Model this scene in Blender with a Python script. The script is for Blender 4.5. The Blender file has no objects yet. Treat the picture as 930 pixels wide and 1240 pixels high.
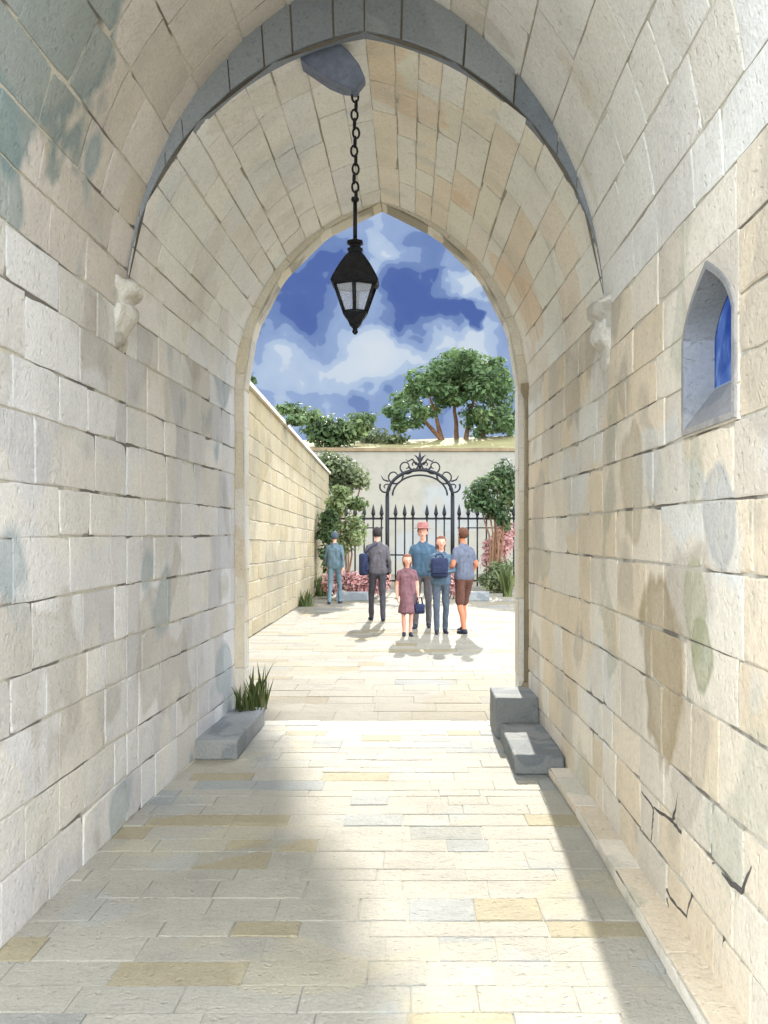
import bpy, bmesh, math, random
from mathutils import Vector, Matrix, noise as mnoise
R = math.radians
rnd = random.Random(7)
scene = bpy.context.scene
C = scene.collection

# ------------------------------------------------------------------ camera
F = 1240.0                                   # focal length in photo pixels
cam_d = bpy.data.cameras.new('camera'); cam = bpy.data.objects.new('camera', cam_d); C.objects.link(cam)
cam_d.sensor_width = 36; cam_d.lens = 36
cam_d.shift_x = -35/1240; cam_d.shift_y = 26/1240
cam_d.clip_start = .05; cam_d.clip_end = 3000
cam.location = (0, 0, 1.65); cam.rotation_euler = (R(90), 0, 0)
scene.camera = cam

# ------------------------------------------------------------------ light
EXPO = 2.28
SUN_EL, SUN_AZ = 24.5, 2.0
scene.view_settings.view_transform = 'Standard'
scene.view_settings.look = 'None'
scene.view_settings.exposure = EXPO
scene.view_settings.gamma = 1
scene.view_settings.use_curve_mapping = False
sd = bpy.data.lights.new('sun', 'SUN'); sun = bpy.data.objects.new('sun', sd); C.objects.link(sun)
sd.energy = 2.25; sd.angle = R(.5); sd.color = (1, .95, .86)
to_sun = Vector((math.sin(R(SUN_AZ))*math.cos(R(SUN_EL)), math.cos(R(SUN_AZ))*math.cos(R(SUN_EL)), math.sin(R(SUN_EL))))
sun.rotation_euler = to_sun.to_track_quat('Z', 'Y').to_euler()
sun.location = (3, 20, 30)

world = bpy.data.worlds.new('World'); scene.world = world; world.use_nodes = True
nt = world.node_tree; nt.nodes.clear()
def wn(t, **k):
    n = nt.nodes.new(t)
    for a, b in k.items(): setattr(n, a, b)
    return n
def wl(a, b): nt.links.new(a, b)
def wmath(op, a, b=None, c=None, clamp=False):
    n = wn('ShaderNodeMath', operation=op, use_clamp=clamp)
    for i, v in enumerate((a, b, c)):
        if v is None: continue
        if isinstance(v, (int, float)): n.inputs[i].default_value = v
        else: wl(v, n.inputs[i])
    return n.outputs[0]
sky = wn('ShaderNodeTexSky', sky_type='NISHITA', sun_disc=False)
sky.sun_elevation = R(SUN_EL); sky.sun_rotation = R(SUN_AZ); sky.air_density = 1.0; sky.dust_density = .3; sky.ozone_density = 1.5
bg1 = wn('ShaderNodeBackground'); bg1.inputs[1].default_value = .15; wl(sky.outputs[0], bg1.inputs[0])
tc = wn('ShaderNodeTexCoord'); sep = wn('ShaderNodeSeparateXYZ'); wl(tc.outputs['Generated'], sep.inputs[0])
yy = wmath('MAXIMUM', sep.outputs[1], .05)
# broken cloud: ragged, hard edged banks
nz = wn('ShaderNodeTexNoise'); nz.inputs['Scale'].default_value = 20; nz.inputs['Detail'].default_value = 3.0; nz.inputs['Roughness'].default_value = .5
wl(tc.outputs['Generated'], nz.inputs['Vector'])
nsep = wn('ShaderNodeSeparateXYZ'); wl(nz.outputs['Color'], nsep.inputs[0])
ga = wmath('ADD', wmath('DIVIDE', sep.outputs[0], yy), wmath('MULTIPLY', wmath('SUBTRACT', nsep.outputs[0], .5), .10))
gb = wmath('ADD', wmath('DIVIDE', sep.outputs[2], yy), wmath('MULTIPLY', wmath('SUBTRACT', nsep.outputs[1], .5), .10))
def blob(cx, cy, rx, ry, amp, prev):
    a0, b0 = (cx-500)/F, (646-cy)/F
    dx = wmath('MULTIPLY', wmath('SUBTRACT', ga, a0), F/rx); dy = wmath('MULTIPLY', wmath('SUBTRACT', gb, b0), F/ry)
    d2 = wmath('ADD', wmath('MULTIPLY', dx, dx), wmath('MULTIPLY', dy, dy))
    v = wmath('MULTIPLY', wmath('SUBTRACT', 1.0, d2, clamp=True), amp)
    return v if prev is None else wmath('ADD', prev, v)
val = None
for b in ((515, 365, 62, 75, -.62), (355, 335, 75, 75, -.42), (575, 388, 18, 24, -.85), (330, 400, 45, 40, -.25), (530, 285, 60, 30, -.25),
          (480, 310, 85, 26, .25), (365, 300, 40, 22, .3), (575, 345, 45, 28, .42), (440, 440, 80, 45, .40), (550, 425, 75, 40, .42), (345, 445, 50, 40, .32), (420, 500, 90, 35, -.10)):
    val = blob(*b, val)
nz2 = wn('ShaderNodeTexNoise'); nz2.inputs['Scale'].default_value = 17; nz2.inputs['Detail'].default_value = 3
wl(tc.outputs['Generated'], nz2.inputs['Vector'])
val = wmath('ADD', val, wmath('ADD', .10, wmath('MULTIPLY', nz2.outputs[0], .85)))
rp = wn('ShaderNodeValToRGB'); wl(val, rp.inputs[0]); cr = rp.color_ramp
stops = [(.0, (.090, .155, .43)), (.185, (.105, .175, .45)), (.20, (.165, .26, .54)), (.375, (.20, .30, .57)), (.39, (.285, .40, .67)), (.545, (.34, .46, .72)), (.56, (.45, .58, .80)), (.74, (.52, .64, .83)), (.755, (.64, .74, .87)), (1., (.72, .80, .89))]
while len(cr.elements) < len(stops): cr.elements.new(.5)
for e, (p, c) in zip(cr.elements, stops): e.position = p; e.color = (*c, 1)
bg2 = wn('ShaderNodeBackground'); bg2.inputs[1].default_value = .92/2**EXPO; wl(rp.outputs[0], bg2.inputs[0])
low = wmath('MULTIPLY', wmath('MULTIPLY_ADD', sep.outputs[2], -8.0, 4.2, clamp=True), wmath('MULTIPLY_ADD', sep.outputs[1], 5.0, -1.0, clamp=True))
# bright cloud added over the unseen rest of the sky to light the passage
nz3 = wn('ShaderNodeTexNoise'); nz3.inputs['Scale'].default_value = 3.2; nz3.inputs['Detail'].default_value = 5
wl(tc.outputs['Generated'], nz3.inputs['Vector'])
cloud = wmath('MULTIPLY', wmath('MULTIPLY_ADD', nz3.outputs[0], 9.0, -3.6, clamp=True), wmath('MULTIPLY_ADD', sep.outputs[2], 6.0, .2, clamp=True))
bg3 = wn('ShaderNodeBackground'); bg3.inputs[0].default_value = (.93, .975, 1.04, 1); wl(wmath('MULTIPLY_ADD', wmath('MULTIPLY_ADD', sep.outputs[1], -.5, .5, clamp=True), 1.5, .55), bg3.inputs[1])
mixc = wn('ShaderNodeMixShader'); wl(cloud, mixc.inputs[0]); wl(bg1.outputs[0], mixc.inputs[1]); wl(bg3.outputs[0], mixc.inputs[2])
mixw = wn('ShaderNodeMixShader'); wl(low, mixw.inputs[0]); wl(mixc.outputs[0], mixw.inputs[1]); wl(bg2.outputs[0], mixw.inputs[2])
wo = wn('ShaderNodeOutputWorld'); wl(mixw.outputs[0], wo.inputs[0])

# ------------------------------------------------------------------ materials
def lin(r, g, b):
    f = lambda c: (c/255/12.92) if c/255 <= .04045 else ((c/255+.055)/1.055)**2.4
    return (f(r), f(g), f(b))
def new_mat(name, rough=.85):
    m = bpy.data.materials.new(name); m.use_nodes = True
    b = m.node_tree.nodes['Principled BSDF']; b.inputs['Roughness'].default_value = rough
    b.inputs['Specular IOR Level'].default_value = .25
    return m, m.node_tree, b
class NB:
    def __init__(s, t): s.t = t
    def n(s, ty, **k):
        n = s.t.nodes.new(ty)
        for a, b in k.items(): setattr(n, a, b)
        return n
    def link(s, a, b): s.t.links.new(a, b)
    def noise(s, vec, scale, detail=3, rough=.55, off=(0, 0, 0)):
        mp = s.n('ShaderNodeMapping'); mp.inputs['Location'].default_value = off; s.link(vec, mp.inputs[0])
        n = s.n('ShaderNodeTexNoise'); n.inputs['Scale'].default_value = scale; n.inputs['Detail'].default_value = detail; n.inputs['Roughness'].default_value = rough
        s.link(mp.outputs[0], n.inputs['Vector']); return n.outputs[0]
    def ramp(s, v, stops, interp='LINEAR'):
        r = s.n('ShaderNodeValToRGB'); s.link(v, r.inputs[0]); e = r.color_ramp.elements; r.color_ramp.interpolation = interp
        while len(e) < len(stops): e.new(.5)
        for a, (p, c) in zip(e, stops):
            a.position = p; a.color = (c, c, c, 1) if isinstance(c, (int, float)) else (*c, 1)
        return r.outputs[0]
    def mix(s, f, a, b, mode='MIX'):
        n = s.n('ShaderNodeMix', data_type='RGBA', blend_type=mode)
        for i, v in ((0, f), (6, a), (7, b)):
            if isinstance(v, (int, float)): n.inputs[i].default_value = v
            elif isinstance(v, tuple): n.inputs[i].default_value = (*v, 1)
            else: s.link(v, n.inputs[i])
        return n.outputs[2]
    def bump(s, h, strength, dist, prev=None):
        b = s.n('ShaderNodeBump'); b.inputs['Strength'].default_value = strength; b.inputs['Distance'].default_value = dist
        s.link(h, b.inputs['Height'])
        if prev: s.link(prev, b.inputs['Normal'])
        return b.outputs[0]

def stone_mat(name, tones, stains=(), seed=0., grain=.10, rare=None, spots=()):
    """pale limestone: each block its own tone, hard edged stains and weathering, granular surface"""
    m, t, b = new_mat(name, .92); g = NB(t)
    tcn = g.n('ShaderNodeNewGeometry'); vec = tcn.outputs['Position']
    at = g.n('ShaderNodeAttribute', attribute_name='Tone'); sp = g.n('ShaderNodeSeparateColor'); g.link(at.outputs['Color'], sp.inputs[0])
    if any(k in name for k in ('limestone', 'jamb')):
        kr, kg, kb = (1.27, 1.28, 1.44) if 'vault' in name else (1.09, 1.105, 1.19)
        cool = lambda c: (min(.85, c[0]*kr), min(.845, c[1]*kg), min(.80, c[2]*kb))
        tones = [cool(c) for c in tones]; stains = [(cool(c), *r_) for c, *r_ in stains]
    n = len(tones)
    col = g.ramp(sp.outputs[0], [(i/(n-1), c) for i, c in enumerate(tones)])
    if rare:
        col = g.mix(g.ramp(sp.outputs[1], [(.0, 0.), (.90, 0.), (.905, .75), (1., .75)], 'CONSTANT'), col, rare[0])
        col = g.mix(g.ramp(sp.outputs[2], [(.0, 0.), (.93, 0.), (.935, .6), (1., .6)], 'CONSTANT'), col, rare[1])
    for i, (c, scale, th, amt) in enumerate(stains):
        nn = g.noise(vec, scale, 2.5, .5, (seed+i*7.3, i*3.1+seed, i*5.7))
        msk = g.ramp(nn, [(0, 0.), (th-.012, 0.), (th+.018, amt*.9), (th+.04, amt*.68), (th+.12, amt*.8), (1, amt)])
        col = g.mix(msk, col, c)
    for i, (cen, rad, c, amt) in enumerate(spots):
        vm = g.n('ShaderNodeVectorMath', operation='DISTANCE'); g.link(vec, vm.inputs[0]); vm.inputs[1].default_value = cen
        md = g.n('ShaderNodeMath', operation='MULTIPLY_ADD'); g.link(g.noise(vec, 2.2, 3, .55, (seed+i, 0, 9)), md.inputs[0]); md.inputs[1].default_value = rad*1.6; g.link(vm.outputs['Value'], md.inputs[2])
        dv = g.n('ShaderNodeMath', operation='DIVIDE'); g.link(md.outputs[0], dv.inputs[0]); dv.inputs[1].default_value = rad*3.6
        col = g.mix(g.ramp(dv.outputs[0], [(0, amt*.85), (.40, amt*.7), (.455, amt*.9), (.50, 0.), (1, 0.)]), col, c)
    wash = g.noise(vec, 1.6, 4, .6, (seed, 4, 1))
    col = g.mix(1., col, g.ramp(wash, [(.3, .86), (.5, 1.), (.7, 1.05)]), 'MULTIPLY')
    gr = g.noise(vec, 55, 3, .7)
    col = g.mix(1., col, g.ramp(gr, [(.25, 1-grain*1.6), (.5, 1.), (.75, 1+grain)]), 'MULTIPLY')
    g.link(col, b.inputs['Base Color'])
    nb = g.bump(gr, .45, .012); nb = g.bump(g.noise(vec, 9, 5, .65), .42, .03, nb)
    pit = g.ramp(g.noise(vec, 26, 2, .5, (seed, 1, 4)), [(0, 0.), (.30, 0.), (.38, 1.), (1, 1.)]); nb = g.bump(pit, .5, .012, nb)
    g.link(nb, b.inputs['Normal'])
    return m
def mortar_mat(name, light, dark, seed=0., cut=.52):
    m, t, b = new_mat(name, .95); g = NB(t)
    vec = g.n('ShaderNodeNewGeometry').outputs['Position']
    nn = g.noise(vec, 1.5, 3, .6, (seed, 2, 3))
    col = g.mix(g.ramp(nn, [(cut-.04, 0.), (cut+.03, .85), (1, 1.)]), light, dark)
    gr = g.noise(vec, 70, 2); col = g.mix(1., col, g.ramp(gr, [(.3, .85), (.7, 1.1)]), 'MULTIPLY')
    g.link(col, b.inputs['Base Color']); g.link(g.bump(gr, .5, .01), b.inputs['Normal'])
    return m
def plain_mat(name, col, rough=.7, var=.18, scale=14, metal=0., bump=.2):
    m, t, b = new_mat(name, rough); g = NB(t)
    vec = g.n('ShaderNodeNewGeometry').outputs['Position']
    nn = g.noise(vec, scale, 3, .6)
    c = g.mix(1., col, g.ramp(nn, [(.3, 1-var), (.7, 1+var)]), 'MULTIPLY')
    g.link(c, b.inputs['Base Color']); b.inputs['Metallic'].default_value = metal
    if bump: g.link(g.bump(nn, bump, .01), b.inputs['Normal'])
    return m
def leaf_mat(name, dark, mid, light):
    m, t, b = new_mat(name, .6); g = NB(t)
    at = g.n('ShaderNodeAttribute', attribute_name='Tone'); sp = g.n('ShaderNodeSeparateColor'); g.link(at.outputs['Color'], sp.inputs[0])
    col = g.ramp(sp.outputs[0], [(0., dark), (.5, mid), (1., light)])
    g.link(col, b.inputs['Base Color'])
    tr = g.n('ShaderNodeBsdfTranslucent'); g.link(col, tr.inputs[0])
    mx = g.n('ShaderNodeMixShader'); mx.inputs[0].default_value = .35
    g.link(b.outputs[0], mx.inputs[1]); g.link(tr.outputs[0], mx.inputs[2]); g.link(mx.outputs[0], t.nodes['Material Output'].inputs[0])
    return m

CREAM = lin(214, 206, 188); WARM = lin(222, 206, 176); PALE = lin(222, 220, 212); GREY = lin(190, 187, 180); MAUVE = lin(195, 192, 186)
BLUEG = lin(150, 164, 164); OCHRE = lin(196, 168, 118); TAUPE = lin(172, 163, 146); GREEN = lin(164, 168, 146)
M = {}
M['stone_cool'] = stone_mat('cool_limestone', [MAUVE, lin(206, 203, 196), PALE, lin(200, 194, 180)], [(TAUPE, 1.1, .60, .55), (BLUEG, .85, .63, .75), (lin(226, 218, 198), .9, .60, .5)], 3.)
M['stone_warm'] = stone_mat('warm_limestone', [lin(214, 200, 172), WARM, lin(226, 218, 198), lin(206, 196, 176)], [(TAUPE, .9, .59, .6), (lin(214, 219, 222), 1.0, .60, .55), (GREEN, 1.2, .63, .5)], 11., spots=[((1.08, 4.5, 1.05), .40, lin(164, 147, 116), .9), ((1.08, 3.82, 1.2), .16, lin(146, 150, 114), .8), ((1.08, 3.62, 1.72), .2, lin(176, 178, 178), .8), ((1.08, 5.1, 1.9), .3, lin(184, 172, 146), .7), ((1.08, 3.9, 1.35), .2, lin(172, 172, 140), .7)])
M['stone_vault_cool'] = stone_mat('cool_vault_limestone', [lin(204, 200, 186), lin(213, 210, 198), lin(219, 214, 200), lin(206, 206, 196)], [(lin(190, 186, 168), 1.3, .60, .5), (lin(196, 202, 196), 1.1, .62, .5)], 21.)
M['stone_vault_warm'] = stone_mat('warm_vault_limestone', [lin(216, 203, 178), lin(222, 210, 186), lin(226, 216, 196), lin(212, 198, 170)], [(lin(206, 178, 138), 1.0, .60, .55), (lin(188, 190, 176), 1.6, .64, .6)], 31.)
M['stone_front_cool'] = stone_mat('grey_front_limestone', [lin(196, 188, 174), lin(206, 198, 184), lin(212, 204, 192), lin(200, 190, 172)], [(lin(176, 164, 138), 1.3, .60, .6), (lin(128, 148, 150), .75, .62, .85)], 41., spots=[((-1.35, 4.1, 3.75), .75, lin(122, 144, 148), .9), ((-1.6, 3.9, 3.0), .4, lin(128, 150, 152), .8)])
M['stone_front_pale'] = stone_mat('pale_front_limestone', [lin(222, 218, 206), lin(226, 224, 216), lin(228, 226, 222), lin(218, 212, 196)], [(lin(206, 196, 170), 1.0, .60, .6), (lin(196, 186, 166), 1.7, .65, .5)], 51.)
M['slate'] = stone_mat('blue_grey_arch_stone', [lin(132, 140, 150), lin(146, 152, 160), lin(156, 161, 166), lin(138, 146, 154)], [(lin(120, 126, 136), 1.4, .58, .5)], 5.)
M['jamb'] = stone_mat('buff_jamb_stone', [lin(214, 206, 184), lin(218, 212, 196), lin(206, 192, 160)], [(lin(200, 172, 128), 1.1, .60, .5)], 15.)
M['paving'] = stone_mat('worn_paving_stone', [lin(170, 166, 154), lin(174, 170, 158), lin(177, 173, 160), lin(171, 167, 155)],
                        [(lin(168, 174, 174), 1.5, .63, .5), (lin(190, 181, 152), 1.0, .60, .5)], 61., rare=(lin(164, 153, 122), lin(146, 154, 157)))
M['paving_out'] = stone_mat('toned_down_outdoor_paving', [lin(117, 112, 99), lin(121, 115, 101), lin(124, 119, 106), lin(119, 113, 100)], [(lin(118, 109, 84), .5, .55, .6), (lin(101, 98, 89), .9, .60, .6), (lin(98, 100, 99), 2.3, .64, .5)], 66., rare=(lin(112, 101, 74), lin(94, 100, 103)))  # copy of the passage paving, its colour darkened to offset full sun outdoors
M['mortar_out'] = mortar_mat('toned_down_outdoor_joint', lin(115, 110, 97), lin(102, 98, 88), 19., .55)  # joint colour darkened likewise against the outdoor sun
M['ground'] = stone_mat('pale_courtyard_ground', [lin(111, 106, 92), lin(111, 106, 92)], [(lin(114, 105, 81), .35, .54, .7), (lin(101, 97, 86), .7, .60, .6), (lin(102, 102, 99), 2.3, .66, .5)], 71.)
M['block'] = stone_mat('grey_step_stone', [lin(116, 122, 127), lin(126, 131, 134), lin(134, 137, 136)], [(lin(92, 100, 108), 2.6, .54, .6)], 81.)
M['block_pale'] = stone_mat('pale_grey_kerb_stone', [lin(140, 143, 144), lin(150, 152, 150)], [(lin(112, 119, 124), 1.9, .52, .7)], 83.)
M['court_wall'] = stone_mat('sunny_cream_wall_stone', [lin(155, 141, 110), lin(160, 147, 118), lin(163, 151, 125), lin(149, 135, 105)], [(lin(128, 122, 107), .6, .58, .6), (lin(156, 146, 118), .8, .58, .5)], 91.)
M['back_wall'] = stone_mat('pale_far_wall_render', [lin(137, 133, 121), lin(141, 137, 125)], [(lin(134, 139, 144), .25, .56, .6), (lin(132, 128, 116), .9, .60, .5)], 95.)
M['mortar'] = mortar_mat('weathered_mortar', lin(204, 199, 186), lin(104, 98, 92), 1., .535)
M['mortar_soft'] = mortar_mat('soft_mortar', lin(208, 203, 190), lin(158, 151, 136), 5., .5)
M['mortar_slate'] = mortar_mat('brown_arch_mortar', lin(112, 106, 96), lin(84, 78, 70), 5.)
M['mortar_floor'] = mortar_mat('floor_joint', lin(178, 175, 163), lin(146, 146, 139), 9., .55)
M['iron'] = plain_mat('black_wrought_iron', (.022, .023, .027), .5, .3, 30, .6)
M['bracket'] = plain_mat('blue_grey_lead_bracket', lin(118, 126, 146), .55, .2, 20, .2)
M['hill'] = plain_mat('dry_grass_hillside', lin(118, 112, 74), .95, .25, .6, 0., .4)
M['coping'] = plain_mat('brown_wall_coping', lin(122, 106, 82), .9, .2, 3)
M['bark'] = plain_mat('red_brown_bark', lin(112, 84, 62), .9, .3, 6)
M['earth'] = plain_mat('bed_earth', lin(124, 108, 88), .95, .3, 5)
m, t, b = new_mat('lantern_glass', .12); b.inputs['Base Color'].default_value = (.86, .88, .92, 1); b.inputs['Transmission Weight'].default_value = .85; b.inputs['IOR'].default_value = 1.1
M['glass'] = m
m, t, b = new_mat('blue_window_glass', .12); g = NB(t)
nn = g.noise(g.n('ShaderNodeNewGeometry').outputs['Position'], 9, 2)
tb = g.n('ShaderNodeBsdfTransparent'); g.link(g.ramp(nn, [(.35, (.17, .28, .62)), (.55, (.26, .38, .70)), (.68, (.45, .58, .85))]), tb.inputs[0])
b.inputs['Base Color'].default_value = (.05, .09, .32, 1)
mx = g.n('ShaderNodeMixShader'); mx.inputs[0].default_value = .75; g.link(b.outputs[0], mx.inputs[1]); g.link(tb.outputs[0], mx.inputs[2]); g.link(mx.outputs[0], t.nodes['Material Output'].inputs[0])
M['blue_glass'] = m
M['pine'] = leaf_mat('pine_foliage', (.045, .085, .030), (.085, .14, .055), (.15, .21, .085))
M['dark_green'] = leaf_mat('dark_evergreen_foliage', (.030, .055, .022), (.070, .115, .045), (.14, .19, .075))
M['olive'] = leaf_mat('olive_foliage', (.075, .095, .045), (.13, .16, .075), (.20, .23, .11))
M['lime'] = leaf_mat('fresh_green_foliage', (.06, .09, .03), (.17, .22, .09), (.27, .31, .14))
M['grass'] = leaf_mat('grass_blades', (.045, .07, .02), (.09, .12, .035), (.16, .18, .07))
M['pink'] = leaf_mat('pink_blossom', (.44, .20, .19), (.52, .30, .28), (.58, .40, .37))

# ------------------------------------------------------------------ helpers
def finish(name, bm, mats, parent=None, smooth=False):
    me = bpy.data.meshes.new(name); bm.to_mesh(me); bm.free()
    for m in (mats if isinstance(mats, (list, tuple)) else [mats]): me.materials.append(m)
    if smooth:
        for p in me.polygons: p.use_smooth = True
    o = bpy.data.objects.new(name, me); C.objects.link(o)
    if parent: o.parent = parent
    return o
def tag(o, label=None, cat=None, group=None, kind=None):
    for k, v in (('label', label), ('category', cat), ('group', group), ('kind', kind)):
        if v: o[k] = v
    return o
def thing(name, label, cat, loc=(0, 0, 0), rz=0, group=None):
    o = bpy.data.objects.new(name, None); C.objects.link(o); o.location = loc; o.rotation_euler = (0, 0, rz); o.empty_display_size = .2
    return tag(o, label, cat, group)
def copy_tree(o, parent=None):
    kids = list(o.children)
    c = o.copy(); C.objects.link(c); c.parent = parent
    for k in kids: copy_tree(k, c)
    return c
def tone_layer(bm):
    return bm.loops.layers.float_color.get('Tone') or bm.loops.layers.float_color.new('Tone')
def paint(f, lay, c):
    for l in f.loops: l[lay] = c
def box(bm, lo, hi, mi=0, bev=0., tone=None):
    vs = [bm.verts.new((x, y, z)) for x in (lo[0], hi[0]) for y in (lo[1], hi[1]) for z in (lo[2], hi[2])]
    fs = [bm.faces.new([vs[i] for i in q]) for q in ((0, 1, 3, 2), (4, 6, 7, 5), (0, 4, 5, 1), (2, 3, 7, 6), (0, 2, 6, 4), (1, 5, 7, 3))]
    es = {e for f in fs for e in f.edges}
    if bev:
        r = bmesh.ops.bevel(bm, geom=list(es), offset=bev, segments=2, affect='EDGES', profile=.5); fs = [f for f in set(fs) | set(r['faces']) if f.is_valid]
    lay = tone_layer(bm); t = tone or (rnd.random(), 0, 0, 1)
    for f in fs: f.material_index = mi; paint(f, lay, t)
    return fs
def tube(bm, pts, r, seg=6, mi=0, caps=True):
    pts = [Vector(p) for p in pts]; rs = r if isinstance(r, (list, tuple)) else [r]*len(pts)
    rings = []; up = Vector((0, 0, 1)); prev = None
    for i, p in enumerate(pts):
        d = (pts[min(i+1, len(pts)-1)]-pts[max(i-1, 0)]).normalized()
        if prev is None:
            a = d.cross(up if abs(d.dot(up)) < .95 else Vector((1, 0, 0))).normalized()
        else:
            a = (prev-d*prev.dot(d)).normalized()
        prev = a; bb = d.cross(a)
        rings.append([bm.verts.new(p+(a*math.cos(k*2*math.pi/seg)+bb*math.sin(k*2*math.pi/seg))*rs[i]) for k in range(seg)])
    for i in range(len(rings)-1):
        for k in range(seg):
            f = bm.faces.new((rings[i][k], rings[i][(k+1) % seg], rings[i+1][(k+1) % seg], rings[i+1][k])); f.material_index = mi; f.smooth = True
    if caps:
        for q in (rings[0][::-1], rings[-1]):
            f = bm.faces.new(q); f.material_index = mi
def lathe(bm, prof, c=(0, 0, 0), seg=12, mi=0, rot=0.):
    rings = [[bm.verts.new((c[0]+r*math.cos(rot+k*2*math.pi/seg), c[1]+r*math.sin(rot+k*2*math.pi/seg), c[2]+z)) for k in range(seg)] for r, z in prof]
    for i in range(len(rings)-1):
        for k in range(seg):
            f = bm.faces.new((rings[i][k], rings[i][(k+1) % seg], rings[i+1][(k+1) % seg], rings[i+1][k])); f.material_index = mi
    bm.faces.new(rings[0][::-1]).material_index = mi; bm.faces.new(rings[-1]).material_index = mi

def courses(v0, v1, h, jit=.25):
    n = max(1, round((v1-v0)/h)); hs = [1+rnd.uniform(-jit, jit) for _ in range(n)]; s = sum(hs); out = [v0]
    for q in hs: out.append(out[-1]+q*(v1-v0)/s)
    return out
def blocks(bm, P, u0, u1, vs, blen, su=1., sv=1., gap=.0045, proud=.003, bev=.007, back=-.0035, jit=.0055, ub=10, sub=2, wear=0., chip=0.):
    """dressed stone: bevelled blocks standing proud of a continuous mortar bed. P(u,v,off) -> point; su/sv = metres per unit of u, v"""
    lay = tone_layer(bm)
    nb = max(1, int(abs(u1-u0)*su/.5))
    # mortar bed
    grid = [[bm.verts.new(P(u0+(u1-u0)*i/nb, v0+(v1-v0)*k/ub, back)) for i in range(nb+1)] for v0, v1, k in
            [(vs[0], vs[-1], k) for k in range(ub+1)]]
    for k in range(ub):
        for i in range(nb):
            f = bm.faces.new((grid[k][i], grid[k][i+1], grid[k+1][i+1], grid[k+1][i])); f.material_index = 1; paint(f, lay, (.5, 0, 0, 1))
    for k in range(len(vs)-1):
        va, vb = vs[k], vs[k+1]
        us = [u0]; first = blen*rnd.uniform(.35, 1.)
        while us[-1] < u1-1e-6:
            step = (first if len(us) == 1 else blen*rnd.uniform(.6, 1.45))/su
            nx = us[-1]+step
            us.append(u1 if nx > u1-.3*blen/su else nx)
        for i in range(len(us)-1):
            ua, ub_ = us[i], us[i+1]
            gu, gv = gap/su, gap/sv
            j = lambda s: rnd.uniform(-jit, jit)/s
            q = [(ua+gu+j(su)*.6, va+gv+j(sv)), (ub_-gu+j(su)*.6, va+gv+j(sv)), (ub_-gu+j(su)*.6, vb-gv+j(sv)), (ua+gu+j(su)*.6, vb-gv+j(sv))]
            pr = proud+rnd.uniform(-.0025, .003)
            t = (rnd.random(), rnd.random(), rnd.random(), 1)
            bu, bv = bev/su, bev/sv
            ins = [(q[0][0]+bu, q[0][1]+bv), (q[1][0]-bu, q[1][1]+bv), (q[2][0]-bu, q[2][1]-bv), (q[3][0]+bu, q[3][1]-bv)]
            chips = [rnd.uniform(.012, .03) if (chip and rnd.random() < chip) else 0 for _ in range(4)]
            wob = [[rnd.uniform(-wear, wear) for _ in range(sub)] for _ in range(4)]
            mu, mv = (ua+ub_)/2, (va+vb)/2
            def edge_pts(qq, off):
                pts = []
                for a in range(4):
                    A, B = qq[a], qq[(a+1) % 4]
                    for s in range(sub):
                        w = s/sub; U = A[0]+(B[0]-A[0])*w; W_ = A[1]+(B[1]-A[1])*w
                        if s: (U, W_) = (U, W_+wob[a][s]/sv) if a % 2 == 0 else (U+wob[a][s]/su, W_)
                        elif chips[a] and off > back: U += chips[a]/su*(1 if U < mu else -1); W_ += chips[a]*.7/sv*(1 if W_ < mv else -1)
                        pts.append(P(U, W_, off))
                return [bm.verts.new(p) for p in pts]
            lo = edge_pts(q, back-.004); mid = edge_pts(q, pr*.45); top = edge_pts(ins, pr)
            n = len(top)
            for a in range(n):
                for A, B in ((lo, mid), (mid, top)):
                    f = bm.faces.new((A[a], A[(a+1) % n], B[(a+1) % n], B[a])); f.material_index = 0; paint(f, lay, t)
            if sub in (2, 4):
                cu = sum(p[0] for p in ins)/4; cv = sum(p[1] for p in ins)/4
                cc = bm.verts.new(P(cu, cv, pr+.002))
                for a in range(0, n, 2):
                    f = bm.faces.new((top[a-1], top[a], top[a+1], cc)); paint(f, lay, t)
            else:
                f = bm.faces.new(top); paint(f, lay, t)

# ------------------------------------------------------------------ the ground
bm = bmesh.new()
def sheet(bm, x0, x1, y0, y1, z):
    f = bm.faces.new([bm.verts.new(p) for p in ((x0, y0, z), (x1, y0, z), (x1, y1, z), (x0, y1, z))]); paint(f, tone_layer(bm), (.5, 0, 0, 1))
sheet(bm, -1500, 1500, -1500, 1500, -.012)
tag(finish('ground', bm, M['ground']), kind='structure')

# ------------------------------------------------------------------ gatehouse passage
YW = .7                                        # the side walls run on past the vault towards the viewer
XC = -.275; Y0, D1, D2, D3 = 1.9, 5.84, 8.9, 9.14
ZS = 2.9
def hw(y): return 1.36 if y < D1 else 1.36+(1.27-1.36)*(y-D1)/(D2-D1)
gate = thing('gatehouse', 'pale limestone gatehouse passage under a pointed vault with a blue-grey arch', 'gatehouse')
def wallP(side):
    def P(u, v, off): return (XC+side*(hw(u)-off), u, v)
    return P
def archP(side, w, apex, y, t, off=0.):
    """point on a pointed arch: t 0 at springing .. 1 at apex, off inwards"""
    r = apex-ZS; rad = (w*w+r*r)/(2*w); tm = math.asin(min(1, r/rad)); a = t*tm
    cx = -(rad-w)
    return (XC+side*(cx+(rad-off)*math.cos(a)), y, ZS+(rad-off)*math.sin(a))
def arclen(w, apex):
    r = apex-ZS; rad = (w*w+r*r)/(2*w); return rad*math.asin(min(1, r/rad))
WIN = (3.40, 4.10, 2.03, 2.66)               # lancet window on the right: y0, y1, z0, z1
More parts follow.
